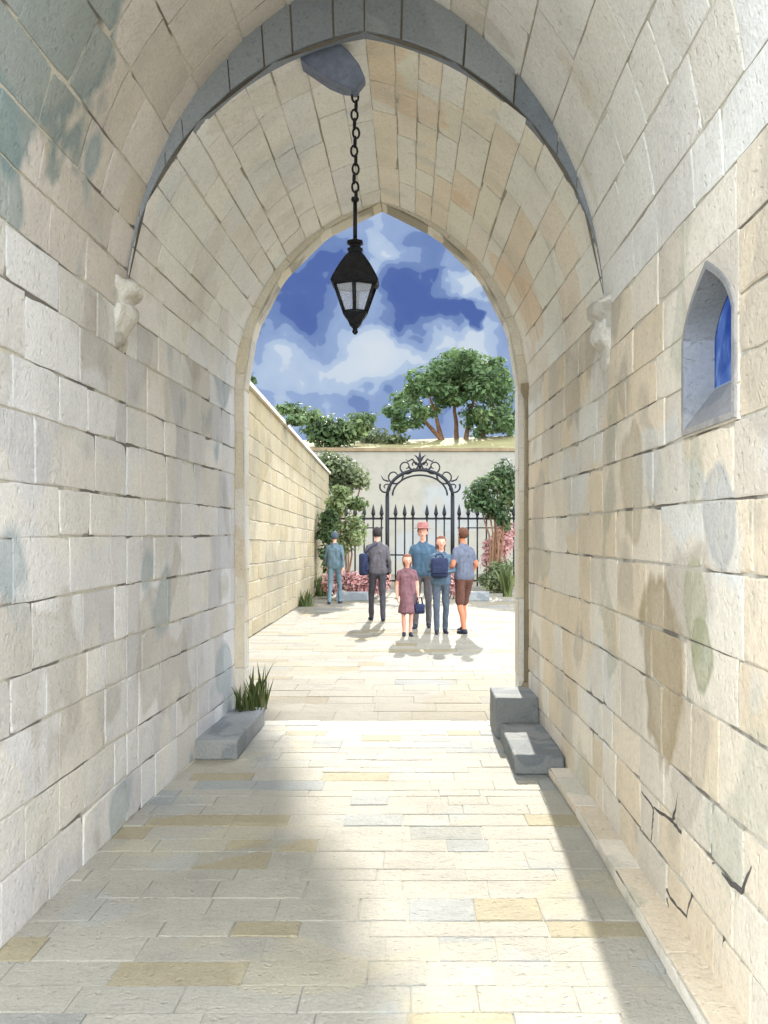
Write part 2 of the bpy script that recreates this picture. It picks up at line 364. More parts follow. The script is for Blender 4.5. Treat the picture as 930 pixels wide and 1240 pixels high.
# left wall
bm = bmesh.new(); P = wallP(-1)
vs = courses(0, ZS, .255)
blocks(bm, P, YW, D1, vs, .50, gap=.0058, sub=4, wear=.0035, chip=.22)
blocks(bm, P, D1, D2, vs, .42, gap=.006, sub=4, wear=.0035, chip=.22)
finish('wall', bm, [M['stone_cool'], M['mortar']], gate)['label'] = 'cool grey shaded limestone wall'
# right wall, with the window left open
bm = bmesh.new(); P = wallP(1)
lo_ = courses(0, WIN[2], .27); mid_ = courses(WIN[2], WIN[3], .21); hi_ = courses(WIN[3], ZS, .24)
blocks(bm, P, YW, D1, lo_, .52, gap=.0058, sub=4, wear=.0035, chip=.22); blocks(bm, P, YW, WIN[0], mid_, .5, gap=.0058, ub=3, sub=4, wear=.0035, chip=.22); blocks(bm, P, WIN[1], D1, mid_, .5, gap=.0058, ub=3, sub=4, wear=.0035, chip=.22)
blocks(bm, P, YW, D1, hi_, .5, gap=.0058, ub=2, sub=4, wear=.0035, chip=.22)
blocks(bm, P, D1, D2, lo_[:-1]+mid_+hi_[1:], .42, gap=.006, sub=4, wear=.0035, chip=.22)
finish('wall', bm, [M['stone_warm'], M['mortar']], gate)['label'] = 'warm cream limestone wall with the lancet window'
# vaults
AF, AI = 4.88, 4.51
def vaultP(side, front):
    if front: return lambda u, v, off: archP(side, 1.36, AF, u, v, off)
    return lambda u, v, off: archP(side, hw(u), AI+.02*(u-D1)/(D2-D1), u, v, off)
for side, mf, mi_, lf, li in ((-1, 'stone_front_cool', 'stone_vault_cool', 'grey stained half of the nearer vault', 'pale grey half of the inner vault'),
                              (1, 'stone_front_pale', 'stone_vault_warm', 'whitish half of the nearer vault', 'warm cream half of the inner vault')):
    bm = bmesh.new(); L = arclen(1.36, AF)
    blocks(bm, vaultP(side, True), Y0, D1, courses(0, 1, .30/L), .52, sv=L, ub=24, gap=.006, sub=4, wear=.004, chip=.2)
    finish('vault', bm, [M[mf], M['mortar_soft' if side > 0 else 'mortar']], gate)['label'] = lf
    bm = bmesh.new(); L = arclen(1.32, AI)
    blocks(bm, vaultP(side, False), D1-.03, D2, courses(0, 1, .19/L), .75, sv=L, ub=24, gap=.0045, sub=4, wear=.003, chip=.12)
    finish('vault', bm, [M[mi_], M['mortar_soft']], gate)['label'] = li
# crescent arch face
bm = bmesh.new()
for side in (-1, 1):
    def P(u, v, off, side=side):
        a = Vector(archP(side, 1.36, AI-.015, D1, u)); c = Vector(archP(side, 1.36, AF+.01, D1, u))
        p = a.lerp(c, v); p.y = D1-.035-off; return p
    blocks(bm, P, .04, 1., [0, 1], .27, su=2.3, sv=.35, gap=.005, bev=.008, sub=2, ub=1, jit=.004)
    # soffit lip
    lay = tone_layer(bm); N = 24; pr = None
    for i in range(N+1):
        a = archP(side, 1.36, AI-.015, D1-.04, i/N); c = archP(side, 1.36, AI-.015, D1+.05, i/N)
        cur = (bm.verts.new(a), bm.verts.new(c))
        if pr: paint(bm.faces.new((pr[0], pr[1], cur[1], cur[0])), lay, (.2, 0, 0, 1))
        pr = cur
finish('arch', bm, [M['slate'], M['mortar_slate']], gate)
# weathered corbels at the springing of the arch
def corbel(side, z0):
    bm = bmesh.new(); x = XC+side*1.36
    prof = [(.01, -.30), (.05, -.26), (.04, -.2), (.085, -.15), (.10, -.08), (.07, -.04), (.12, .0), (.13, .05), (.05, .09)]
    nseg = 7; rows = []
    for d, z in prof:
        row = []
        for k in range(nseg+1):
            a = math.pi*k/nseg; jx = rnd.uniform(.85, 1.2)
            row.append(bm.verts.new((x-side*(d*math.sin(a)*jx-.012), D1-.12+(.11+.25*d)*-math.cos(a)+rnd.uniform(-.012, .012), z0+z+rnd.uniform(-.014, .014))))
        rows.append(row)
    lay = tone_layer(bm)
    for i in range(len(rows)-1):
        for k in range(nseg): paint(bm.faces.new((rows[i][k], rows[i][k+1], rows[i+1][k+1], rows[i+1][k])), lay, (rnd.random(), 0, 0, 1))
    for r_ in (rows[0], rows[-1]): paint(bm.faces.new(r_), lay, (.3, 0, 0, 1))
    bmesh.ops.recalc_face_normals(bm, faces=bm.faces)
    bmesh.ops.subdivide_edges(bm, edges=bm.edges[:], cuts=2, use_grid_fill=True, smooth=.6)
    for _ in range(2): bmesh.ops.smooth_vert(bm, verts=bm.verts, factor=.5, use_axis_x=True, use_axis_y=True, use_axis_z=True)
    for v in bm.verts: v.co += mnoise.noise_vector(v.co*22)*.012
    o = finish('corbel', bm, [stone_mat('weathered_corbel_stone', [lin(196, 190, 178), lin(206, 202, 192), lin(216, 213, 206)], [(lin(140, 133, 122), 5., .56, .7)], z0)], gate, True)
    o['label'] = 'weathered carved corbel'
corbel(-1, 2.98); corbel(1, 2.86)
# exit arch: face ring, jambs and soffit
WE, AE = 1.19, 4.52
bm = bmesh.new(); lay = tone_layer(bm)
for side in (-1, 1):
    def P(u, v, off, side=side):       # face ring, vault part
        a = Vector(archP(side, WE, AE, D2, u)); c = Vector(archP(side, 1.31, 4.60, D2, u)); p = a.lerp(c, v); p.y = D2-.02-off; return p
    blocks(bm, P, 0, 1, [0, 1], .35, su=2.1, sv=.12, gap=.003, bev=.006, ub=1, jit=.002)
    def P(u, v, off, side=side): return (XC+side*(WE+.12*v), D2-.02-off, u)
    blocks(bm, P, 0, ZS, [0, 1], .5, su=1, sv=.12, gap=.003, bev=.006, ub=1, jit=.002)
    def P(u, v, off, side=side): return archP(side, WE, AE, D2-.02+v, u, off)
    blocks(bm, P, 0, 1, [0, D3-D2+.02], .35, su=2.1, sv=1, gap=.004, bev=.008, ub=1)
    def P(u, v, off, side=side): return (XC+side*(WE-off), D2-.02+v, u)
    blocks(bm, P, 0, ZS, [0, D3-D2+.02], .5, su=1, sv=1, gap=.004, bev=.008, ub=1)
finish('doorway', bm, [M['jamb'], M['mortar_soft']], gate)['label'] = 'buff pointed doorway to the courtyard'
# slim shaft on the right jamb
bm = bmesh.new()
tube(bm, [(XC+1.275, D2-.06, .30), (XC+1.275, D2-.06, 2.86)], .042, 10); lathe(bm, [(.06, 0), (.065, .06), (.05, .1)], (XC+1.275, D2-.06, .27), 12); lathe(bm, [(.045, 0), (.07, .07), (.07, .12)], (XC+1.275, D2-.06, 2.82), 12)
finish('shaft', bm, stone_mat('brown_shaft_stone', [lin(150, 138, 114), lin(166, 154, 130)], [(lin(118, 108, 92), 2.4, .54, .6)], 8.), gate)
# open cracks in the right wall, low and near
M['crack'] = plain_mat('dark_crack', lin(92, 88, 86), .95, .3, 20)
def on_wall(cx, cy):
    x_, y_ = 465+cx/2, 820+cy/2; d = (XC+1.36)*F/(x_-500)
    return Vector((XC+1.36-.002, d, 1.65-(y_-646)*d/F))
for pts in (((625, 275), (655, 320), (652, 360), (648, 395)), ((655, 318), (700, 350), (718, 268)), ((700, 347), (727, 384)), ((685, 610), (690, 550), (678, 500), (700, 540), (735, 580), (752, 500), (733, 474)),
            ((757, 432), (800, 455), (788, 540), (825, 600), (822, 680)), ((805, 462), (868, 522), (892, 458))):
    bm = bmesh.new(); q = []
    P_ = [on_wall(*p) for p in pts]
    for a_, b_ in zip(P_, P_[1:]):
        for k in range(5): q.append(a_.lerp(b_, k/5)+Vector((0, rnd.uniform(-.006, .006), rnd.uniform(-.006, .006))))
    q.append(P_[-1]); n_ = len(q)
    tube(bm, q, [.0035+.0075*math.sin(math.pi*(i+.6)/(n_+.4))*rnd.uniform(.6, 1.2) for i in range(n_)], 6)
    for v in bm.verts: v.co.x = XC+1.36-.002+(v.co.x-(XC+1.36-.002))*.35
    finish('crack', bm, M['crack'], gate)
# mass over and around the vault: facades with the pointed opening and a roof slab
def facade(y, w, apex, sgn):
    bm = bmesh.new(); lay = tone_layer(bm)
    for side in (-1, 1):
        inner = [(XC+side*w, y, 0)]+[archP(side, w, apex, y, i/16) for i in range(17)]
        outer = [(XC+side*2.0, y, 0)]+[(XC+side*2.0*(1-i/16), y, 5.5) if i > 3 else (XC+side*2.0, y, 5.5*(i+1)/4) for i in range(17)]
        iv = [bm.verts.new(p) for p in inner]; ov = [bm.verts.new(p) for p in outer]
        for i in range(len(iv)-1): paint(bm.faces.new((iv[i], iv[i+1], ov[i+1], ov[i])), lay, (.5, 0, 0, 1))
    bmesh.ops.remove_doubles(bm, verts=bm.verts[:], dist=.004)
    finish('facade', bm, M['court_wall'], gate)
facade(D3, WE, AE, 1); facade(Y0, 1.36, AF, -1)
bm = bmesh.new(); box(bm, (XC-2.05, Y0-.1, 5.505), (XC+2.05, D3+.1, 5.7)); finish('roof', bm, M['coping'], gate)
# plinth along the foot of the right wall
bm = bmesh.new()
def P(u, v, off): return (XC+hw(u)-.13-off, u, v)
blocks(bm, P, Y0, 6.95, [0, .06], .7, gap=.004, bev=.01, ub=1)
def P(u, v, off): return (XC+hw(u)-v, u, .06+off)
blocks(bm, P, Y0, 6.95, [-.01, .13], .7, gap=.004, bev=.01, ub=1)
finish('plinth', bm, [M['stone_warm'], M['mortar']], gate)
# lancet window
bm = bmesh.new(); lay = tone_layer(bm)
xw = XC+1.36; y0, y1, z0, z1 = WIN; yc = (y0+y1)/2; IN = .045
def lancet(ins, bot):
    hwid = (y1-y0)/2-ins; zsp = z0+.38; top = z1-ins*.9; pts = [(yc-hwid, bot)]
    half = []
    for i in range(9):
        w = i/8; half.append((hwid*(1-w)+.055*math.sin(math.pi*w)*.9, zsp+(top-zsp)*(w**.92)))
    pts += [(yc-a, z) for a, z in half]+[(yc+a, z) for a, z in half[::-1]]
    pts.append((yc+hwid, bot)); return pts
def rect_for(pts):
    out = []
    n = len(pts)
    for i, (a, z) in enumerate(pts):
        if i == 0: out.append((y0, z0))
        elif i == n-1: out.append((y1, z0))
        elif i <= 4: out.append((y0, z))
        elif i >= n-5: out.append((y1, z))
        else: out.append((a, z1))
    out[4] = (y0, z1); out[n-5] = (y1, z1)
    return out
o1 = lancet(.012, z0+.008); rc = rect_for(o1); o2 = lancet(.045, z0+.03); rv = lancet(.075, z0+.19)
lv = lambda pts, x: [bm.verts.new((x, a, z)) for a, z in pts]
rings = [(lv(rc, xw+.02), 1), (lv(rc, xw-.006), 1), (lv(o1, xw-.006), 0), (lv(o1, xw-.014), 0), (lv(o2, xw-.014), 0), (lv(rv, xw+.105), 0)]
n = len(o1); tn = (.6, .9, .9, .55, .7, .25)
for q in range(5):
    A, B = rings[q][0], rings[q+1][0]
    for i in range(n):
        k = (i+1) % n; f = bm.faces.new((A[i], A[k], B[k], B[i])); f.material_index = 1 if q < 2 else 0; paint(f, lay, (tn[q+1], 0, 0, 1))
win = finish('window', bm, stone_mat('grey_window_stone', [lin(138, 142, 146), lin(160, 158, 156), lin(186, 182, 176)], [(lin(118, 124, 130), 2.1, .52, .6)], 2.), gate); win.data.materials.append(M['stone_warm'])
win['label'] = 'small pointed lancet window with a deep grey reveal'
bm = bmesh.new(); bm.faces.new([bm.verts.new((xw+.10, a, z)) for a, z in rv]); bmesh.ops.solidify(bm, geom=bm.faces[:], thickness=.008)
finish('pane', bm, M['blue_glass'], win)
bm = bmesh.new(); tube(bm, [(xw+.088, yc, z0+.20), (xw+.088, yc, z1-.10)], .007); finish('glazing_bar', bm, M['iron'], win)

# paving of the passage and the courtyard apron
bm = bmesh.new()
def P(u, v, off): return (u, v, off-.002)
vs = courses(-2., 15., .215, .3)
vs = [v for v in vs if v < 9.25]; VEND = vs[-1]
blocks(bm, P, XC-1.42, XC+1.42, vs, .34, gap=.003, proud=.002, bev=.006, back=-.0025, jit=.005, ub=6, sub=1)
tag(finish('paving', bm, [M['paving'], M['mortar_floor']]), kind='structure')
bm = bmesh.new(); vs = courses(VEND, 30.6, .36, .35)
blocks(bm, P, -2.58, 4.6, vs, .5, gap=.0022, proud=.002, bev=.006, back=-.0025, jit=.006, ub=12, sub=1)
tag(finish('courtyard', bm, [M['paving_out'], M['mortar_out']]), kind='structure')

# ------------------------------------------------------------------ stone blocks
def stone_block(name, lo, hi, label, cat, mat='block', group=None):
    bm = bmesh.new(); c = Vector((lo[0]+hi[0], lo[1]+hi[1], 0))/2
    fs = box(bm, (lo[0]-c.x, lo[1]-c.y, lo[2]), (hi[0]-c.x, hi[1]-c.y, hi[2]), 0, .014)
    bmesh.ops.subdivide_edges(bm, edges=[e for e in bm.edges if e.calc_length() > .1], cuts=3, use_grid_fill=True)
    for v in bm.verts:
        v.co += mnoise.noise_vector(v.co*9+Vector(lo))*.007
        v.co.z = max(v.co.z, -.004) if v.co.z > -.05 else v.co.z
    o = finish(name, bm, M[mat]); o.location = (c.x, c.y, 0)
    return tag(o, label, cat, group)
stone_block('mounting_block', (XC+.94, 8.22, 0), (XC+1.29, 8.86, .33), 'tall grey stone block at the foot of the right doorway jamb', 'stone block')
stone_block('step_stone', (XC+.97, 7.0, 0), (XC+1.31, 8.20, .135), 'low grey step stone before the tall block along the right wall', 'step')
stone_block('step_stone', (XC-1.32, 7.45, 0), (XC-1.0, 8.84, .15), 'low grey kerb block under the grass tuft at the left doorway jamb', 'kerb', 'block_pale')

# ------------------------------------------------------------------ lantern
LX, LY = -.3375, 5.98
lan = thing('lantern', 'black iron lantern hanging on a chain under the vault', 'lantern', (LX, LY, 2.89))
def LZ(py): return (646-py)*LY/F+1.65-2.89
def ngon(r, z, n=6, rot=R(30)): return [(r*math.cos(rot+k*2*math.pi/n), r*math.sin(rot+k*2*math.pi/n), z) for k in range(n)]
bm = bmesh.new()
a = Vector((-.25, 0, LZ(60))); b_ = Vector((.035, 0, LZ(106)))
d = (b_-a).normalized(); nrm = Vector((-d.z, 0, d.x))
secs = []
for tt, hgt, wid in ((0, .11, .085), (.55, .10, .08), (.8, .08, .07), (1., .045, .045)):
    p = a.lerp(b_, tt)
    secs.append([bm.verts.new(p+nrm*sz*hgt+Vector((0, sy*wid, 0))) for sz, sy in ((1, -1), (1, 1), (-1, 1), (-1, -1))])
for i in range(3):
    for k in range(4): bm.faces.new((secs[i][k], secs[i][(k+1) % 4], secs[i+1][(k+1) % 4], secs[i+1][k]))
bm.faces.new(secs[0]); bm.faces.new(secs[-1][::-1])
bmesh.ops.bevel(bm, geom=bm.edges[:], offset=.007, segments=2, affect='EDGES')
tube(bm, [(0, 0, LZ(104)), (0, 0, LZ(116))], .024, 8)
finish('bracket', bm, M['bracket'], lan)
bm = bmesh.new(); z = LZ(112); zb = LZ(243); LN = 12; st = (z-zb)/LN
for k in range(LN):
    ang = R(90*(k % 2)+15); ux = Vector((math.cos(ang), math.sin(ang), 0)); pts = []
    cz = z-st*(k+.5); half = st*.60
    for j in range(13):
        q = j*2*math.pi/12; pts.append(Vector((.006*math.sin(k*1.9), 0, cz))+ux*.019*math.sin(q)+Vector((0, 0, half*math.cos(q))))
    tube(bm, pts, .0068, 6, caps=False)
finish('chain', bm, M['iron'], lan)
bm = bmesh.new(); tube(bm, [(0, 0, LZ(240)), (0, 0, LZ(296))], .012, 8); lathe(bm, [(.02, 0), (.024, .012), (.02, .024)], (0, 0, LZ(244)), 10)
finish('rod', bm, M['iron'], lan)
bm = bmesh.new()
lathe(bm, [(.04, LZ(307)), (.052, LZ(302)), (.034, LZ(300)), (.036, LZ(297)), (.054, LZ(295)), (.05, LZ(292)), (.02, LZ(290))], seg=6, rot=R(30))
lathe(bm, [(.150, LZ(346)), (.160, LZ(342)), (.146, LZ(336)), (.105, LZ(322)), (.066, LZ(311)), (.042, LZ(306))], seg=6, rot=R(30))
finish('hood', bm, M['iron'], lan)
bm = bmesh.new()
top = ngon(.132, LZ(346)); bot = ngon(.070, LZ(379))
for k in range(6):
    tube(bm, [top[k], bot[k]], .0115, 5)
    tube(bm, [top[k], top[(k+1) % 6]], .009, 5); tube(bm, [bot[k], bot[(k+1) % 6]], .011, 5)
finish('frame', bm, M['iron'], lan)
for k in range(6):
    bm = bmesh.new()
    sh = lambda p, s: Vector((p[0]*s, p[1]*s, p[2]))
    bm.faces.new([bm.verts.new(sh(p, .985)) for p in (top[k], top[(k+1) % 6], bot[(k+1) % 6], bot[k])])
    bmesh.ops.solidify(bm, geom=bm.faces[:], thickness=.003)
    finish('pane', bm, M['glass'], lan)
bm = bmesh.new()
lathe(bm, [(.008, LZ(405)), (.02, LZ(402)), (.014, LZ(398)), (.036, LZ(394)), (.05, LZ(388)), (.074, LZ(382)), (.078, LZ(378)), (.05, LZ(377))], seg=6, rot=R(30))
finish('finial', bm, M['iron'], lan)

# ------------------------------------------------------------------ courtyard walls
CWX = -2.6
gw = thing('garden_wall', 'sunny cream stone wall with sloping top on the left of the courtyard', 'wall', (CWX, 20, 0))
def ztop(y): return 4.16+(y-9.4)*(3.47-4.16)/(31.5-9.4)
bm = bmesh.new()
def P(u, v, off): return (off, u-20, v*ztop(u))
blocks(bm, P, D3+.01, 31.5, courses(0, 1, .085), .7, su=1, sv=4, gap=.006, proud=.012, bev=.012, jit=.012)
lay = tone_layer(bm)
f = bm.faces.new([bm.verts.new(p) for p in ((-.4, D3-20, 0), (-.4, 11.5, 0), (-.4, 11.5, ztop(31.5)), (-.4, D3-20, ztop(D3)))]); paint(f, lay, (.5, 0, 0, 1))
f = bm.faces.new([bm.verts.new(p) for p in ((-.4, 11.5, 0), (0, 11.5, 0), (0, 11.5, ztop(31.5)), (-.4, 11.5, ztop(31.5)))]); paint(f, lay, (.5, 0, 0, 1))
finish('masonry', bm, [M['court_wall'], M['mortar_soft']], gw)
bm = bmesh.new()
lay = tone_layer(bm); y = D3
while y < 31.5:
    yn = min(31.5, y+rnd.uniform(.8, 1.2)); vs8 = []
    for yy_ in (y+.006, yn-.006):
        for x_, dz in ((-.48, .003), (.07, .003), (.07, .07), (-.2, .13), (-.48, .07)): vs8.append(bm.verts.new((x_, yy_-20, ztop(yy_)+dz)))
    t_ = (rnd.random(), 0, 0, 1)
    for k in range(5): paint(bm.faces.new((vs8[k], vs8[(k+1) % 5], vs8[5+(k+1) % 5], vs8[5+k])), lay, t_)
    paint(bm.faces.new(vs8[:5][::-1]), lay, t_); paint(bm.faces.new(vs8[5:]), lay, t_)
    y = yn
finish('coping', bm, M['jamb'], gw)

BWY = 41.0
bw = thing('boundary_wall', 'long pale rendered wall with brown coping behind the iron gate', 'wall', (0, BWY, 0))
bm = bmesh.new(); box(bm, (-30, 0, 0), (30, .5, 4.93), tone=(.5, 0, 0, 1))
finish('masonry', bm, M['back_wall'], bw)
bm = bmesh.new(); box(bm, (-30, -.08, 4.933), (30, .58, 5.08), bev=.02); finish('coping', bm, M['coping'], bw)

# terrace rising behind the far wall
bm = bmesh.new(); nx, ny = 60, 24; g_ = []
for j in range(ny+1):
    row = []
    for i in range(nx+1):
        x_ = -160+320*i/nx; y_ = BWY+.52+(j/ny)**1.7*160
        z_ = 4.7+min(1.9, (y_-BWY)*.17)+.35*mnoise.noise(Vector((x_*.09, y_*.09, 0)))*min(1, (y_-BWY)/6)
        row.append(bm.verts.new((x_, y_, z_)))
    g_.append(row)
for j in range(ny):
    for i in range(nx): bm.faces.new((g_[j][i], g_[j][i+1], g_[j+1][i+1], g_[j+1][i]))
tag(finish('hillside', bm, M['hill'], smooth=True), kind='structure')

# ------------------------------------------------------------------ foliage
def leaves(bm, clumps, per, size, tonebias=0., flat=.6, mi=0):
    lay = tone_layer(bm)
    for (c, r) in clumps:
        c = Vector(c); ct = rnd.gauss(.45+tonebias, .22)
        rx, ry, rz = r if isinstance(r, (tuple, list)) else (r, r, r*.75)
        n = int(per*1.3*(rx*ry*rz)**(2/3)/size**2*(.11 if per < 60 else .045))+14
        for _ in range(n):
            v = Vector((rnd.gauss(0, 1), rnd.gauss(0, 1), rnd.gauss(0, 1))).normalized()*(rnd.random()**.45)
            p = c+Vector((v.x*rx, v.y*ry, v.z*rz))
            s = size*rnd.uniform(.6, 1.4)
            nrm_ = (v*.8+Vector((rnd.gauss(0, .5), rnd.gauss(0, .5), rnd.gauss(flat, .4)))).normalized()
            a = nrm_.orthogonal().normalized(); a.rotate(Matrix.Rotation(rnd.uniform(0, 6.28), 3, nrm_)); b2 = nrm_.cross(a)
            q = [p-a*s, p-b2*s*.5+nrm_*s*.12, p+a*s, p+b2*s*.5+nrm_*s*.12]
            f = bm.faces.new([bm.verts.new(x) for x in q]); f.material_index = mi
            t = min(1, max(0, ct+rnd.gauss(0, .13))); paint(f, lay, (t, 0, 0, 1))
def stems(bm, base, tips, r0, r1=.02, wob=.08, seg=6):
    for tp in tips:
        b0 = Vector(base[0] if isinstance(base[0], (tuple, list, Vector)) else base); tp = Vector(tp); pts = []; rs = []; L = (tp-b0).length
        for i in range(6):
            w = i/5; p = b0.lerp(tp, w)+mnoise.noise_vector(Vector((w*2.3, tp.x*3.1, tp.y+tp.z)))*wob*L*math.sin(w*math.pi)
            p.z = b0.z+(tp.z-b0.z)*(w**.9); pts.append(p); rs.append(r0+(r1-r0)*w)
        tube(bm, pts, rs, seg)
def px(x, y, d): return Vector(((x-500)*d/F, d, 1.65+(646-y)*d/F))
def tree(name, label, cat, base, trunks, clumps, mat, per, size, r0, group=None, bark='bark', flat=.6, tips=None, grow=1.2):
    base = Vector(base); o = thing(name, label, cat, base, group=group)
    if tips:
        bm = bmesh.new()
        for b0, tp in tips: stems(bm, (Vector(b0)-base), [Vector(tp)-base], r0, r0*.3)
        finish('trunk', bm, M[bark], o, True)
    bm = bmesh.new(); leaves(bm, [(Vector(c)-base, r if not grow else tuple(x*grow for x in r)) for c, r in clumps], per, size, 0., flat)
    finish('crown', bm, M[mat], o)
    return o
# umbrella pine on the terrace, right of centre
D = 52.
s = D/F
cl = []
for x_, y_, rx_, ry_ in ((552, 448, 30, 14), (520, 462, 26, 14), (585, 452, 24, 18), (495, 482, 20, 13), (545, 470, 32, 18), (590, 478, 26, 20), (485, 512, 16, 9), (515, 500, 18, 10),
                         (575, 505, 20, 14), (608, 500, 20, 22), (560, 432, 24, 8), (600, 440, 10, 8), (612, 465, 14, 22), (540, 486, 16, 9), (500, 470, 14, 9), (610, 516, 16, 12), (586, 520, 14, 9), (478, 498, 14, 9), (500, 510, 12, 8), (535, 470, 18, 10), (556, 486, 16, 9), (530, 452, 18, 9), (566, 470, 16, 12), (545, 462, 20, 14), (560, 452, 20, 12)):
    for _ in range(5):
        c = px(x_+rnd.uniform(-.6, .6)*rx_, y_+rnd.uniform(-.6, .6)*ry_, D+rnd.uniform(-2.2, 2.2)); q = rnd.uniform(.6, .95)
        cl.append((c, (rx_*s*q, rx_*s*q, ry_*s*q)))
hb = 6.3
tree('pine_tree', 'broad umbrella pine with several brown trunks on the terrace behind the far wall', 'tree', (2.0, D, hb), 4, cl, 'pine', 34, .15, .16, grow=1.0,
     tips=[((1.6, D, hb-.3), px(520, 480, D)), ((2.3, D+.3, hb-.3), px(552, 470, D)), ((2.6, D-.3, hb-.3), px(575, 475, D)), ((1.7, D-.2, hb-.3), px(500, 492, D)), ((3.4, D, hb-.3), px(600, 480, D))])
# bushes on the terrace, left
def bush(name, label, d, spots, mat, per=30, size=.16, group=None, base_z=None, trunk_r=.02, bark='bark', cat='bush', gw_=1.22):
    s = d/F; cl = []; size *= .78; spots = [(a, b, c*gw_, e*gw_) for a, b, c, e in spots]
    for x_, y_, rx_, ry_ in spots:
        for _ in range(4):
            q = rnd.uniform(.55, .9)
            cl.append((px(x_+rnd.uniform(-.5, .5)*rx_, y_+rnd.uniform(-.5, .5)*ry_, d+rnd.uniform(-.6, .6)*rx_*s), (rx_*s*q, rx_*s*q, ry_*s*q)))
    cx = sum(c[0].x for c in cl)/len(cl); bz = base_z if base_z is not None else 0
    tips = [((cx+rnd.uniform(-.1, .1), d, bz), cl[k][0]) for k in range(0, len(cl), 7)]
    if cat == 'creeper': tips = None
    return tree(name, label, cat, (cx, d, bz), 0, cl, mat, per, size, trunk_r, group, bark, tips=tips)
bush('evergreen_bush', 'dark evergreen bush behind the sloping end of the garden wall, above the olive tree', 46, [(385, 520, 24, 16), (372, 505, 16, 8), (405, 527, 18, 14), (425, 520, 20, 12), (352, 497, 12, 6), (436, 508, 14, 7)], 'dark_green', 30, .18, 'bushes on the terrace', 5.0)
bush('evergreen_bush', 'low pale green bush on the terrace between the dark bush and the pine', 50, [(455, 530, 20, 8), (478, 534, 16, 6), (440, 520, 16, 8)], 'olive', 30, .17, 'bushes on the terrace', 5.6)
bush('creeper', 'small dark creeper tuft trailing over the top of the garden wall beside the doorway', 20.5, [(302, 462, 7, 5), (346, 496, 8, 5), (360, 508, 10, 6)], 'dark_green', 60, .08, None, 3.6, .02, cat='creeper')
# plants in the courtyard
bush('olive_tree', 'grey-green olive tree at the left end of the iron fence', 32.5, [(412, 568, 20, 13), (430, 580, 16, 11), (400, 562, 13, 10), (404, 584, 13, 10), (420, 592, 14, 8)], 'olive', 36, .11, None, 0, .07, cat='tree')
bush('shrub', 'bright green shrub in front of the left end of the fence', 27.5, [(412, 612, 14, 12), (432, 606, 12, 8), (428, 640, 13, 16), (412, 598, 10, 7), (420, 655, 10, 10)], 'lime', 34, .09, None, 0, .035)
bush('shrub', 'dark green shrub against the end of the garden wall', 27, [(393, 632, 11, 11), (405, 638, 10, 9), (396, 650, 9, 9), (399, 688, 8, 8), (396, 668, 8, 9)], 'dark_green', 40, .085, None, 0, .03)
bush('shrub', 'tall dark green shrub at the right end of the fence beside the doorway jamb', 29.5, [(598, 585, 16, 12), (582, 597, 15, 12), (600, 618, 14, 9), (577, 608, 12, 8), (616, 586, 10, 14), (610, 630, 9, 8), (608, 572, 12, 12), (612, 600, 12, 16), (590, 612, 14, 8)], 'dark_green', 36, .10, None, 0, .05)
bush('oleander', 'pink flowering oleander behind the railings at the right', 30.3, [(604, 656, 12, 14), (612, 648, 9, 14), (600, 675, 13, 12)], 'pink', 40, .09, None, 0, .03)
bush('shrub', 'low green shrub below the pink oleander at the right', 28.5, [(600, 700, 14, 13), (608, 690, 10, 12), (590, 706, 9, 8), (606, 715, 10, 9)], 'olive', 40, .085, None, 0, .03)
# flower bed in front of the gate
bm = bmesh.new(); FY = 25.8
for x0, x1, lab, grp in ((395, 470, 'long low pink flower bush behind the people at the left', 1), (538, 557, 'small round pink flower bush behind the people at the right', 2)):
    spots = [(x_, 706+rnd.uniform(-4, 3), 9, 11) for x_ in range(x0+6, x1, 10)]
    bush('flower_bush', lab, FY, spots, 'pink', 40, .075, 'pink flower bushes behind the people', 0, .02, cat='flowers')
bm.free()
# grey stone kerb of the bed, in two lengths
for x0, x1, lab in ((408, 446, 'low grey stone kerb beside the left flower bush'), (566, 592, 'low grey stone kerb between the people and the right shrub')):
    a = (x0-500)*25.2/F; b2 = (x1-500)*25.2/F
    stone_block('kerb_stone', (a, 25.0, 0), (b2, 25.25, .22), lab, 'kerb', 'block', group='kerb stones by the flower bed')

# grass
def tuft(loc, n, h, label, rad=.12):
    bm = bmesh.new(); lay = tone_layer(bm)
    for _ in range(n):
        a = rnd.uniform(0, 6.28); rr = rad*rnd.random()**.5; p = Vector((math.cos(a)*rr, math.sin(a)*rr, 0)); hh = h*rnd.uniform(.45, 1.1)
        lean = Vector((max(-.3, min(.3, rnd.gauss(0, .17))), max(-.3, min(.3, rnd.gauss(0, .17))), 1))*hh; w = Vector((math.cos(a+1.3), math.sin(a+1.3), 0))*h*rnd.uniform(.035, .07)
        q = [p-w, p+w, p+lean*.55+w*.7, p+lean+Vector((lean.x*.35, lean.y*.35, 0)), p+lean*.55-w*.7]
        paint(bm.faces.new([bm.verts.new(v) for v in q]), lay, (rnd.random(), 0, 0, 1))
    o = finish('grass_tuft', bm, M['grass']); o.location = loc
    return tag(o, label, 'grass tuft', 'grass tufts along the walls')
tuft((XC-1.12, 8.70, .15), 34, .25, 'tall green grass tuft growing on the stone block by the left jamb', .12)
tuft((XC-1.19, 9.62, -.01), 40, .42, 'thin grass tuft rising outside the left doorway jamb', .09)
tuft((-2.42, 27.0, -.01), 60, .62, 'dark grass tuft at the far foot of the garden wall', .22)
tuft((-2.44, 23.2, -.01), 50, .40, 'low grass tuft at the foot of the garden wall nearest the left walker', .2)
tuft((2.48, 26.8, -.01), 40, .9, 'straggling weed below the low shrub beside the right jamb', .12)

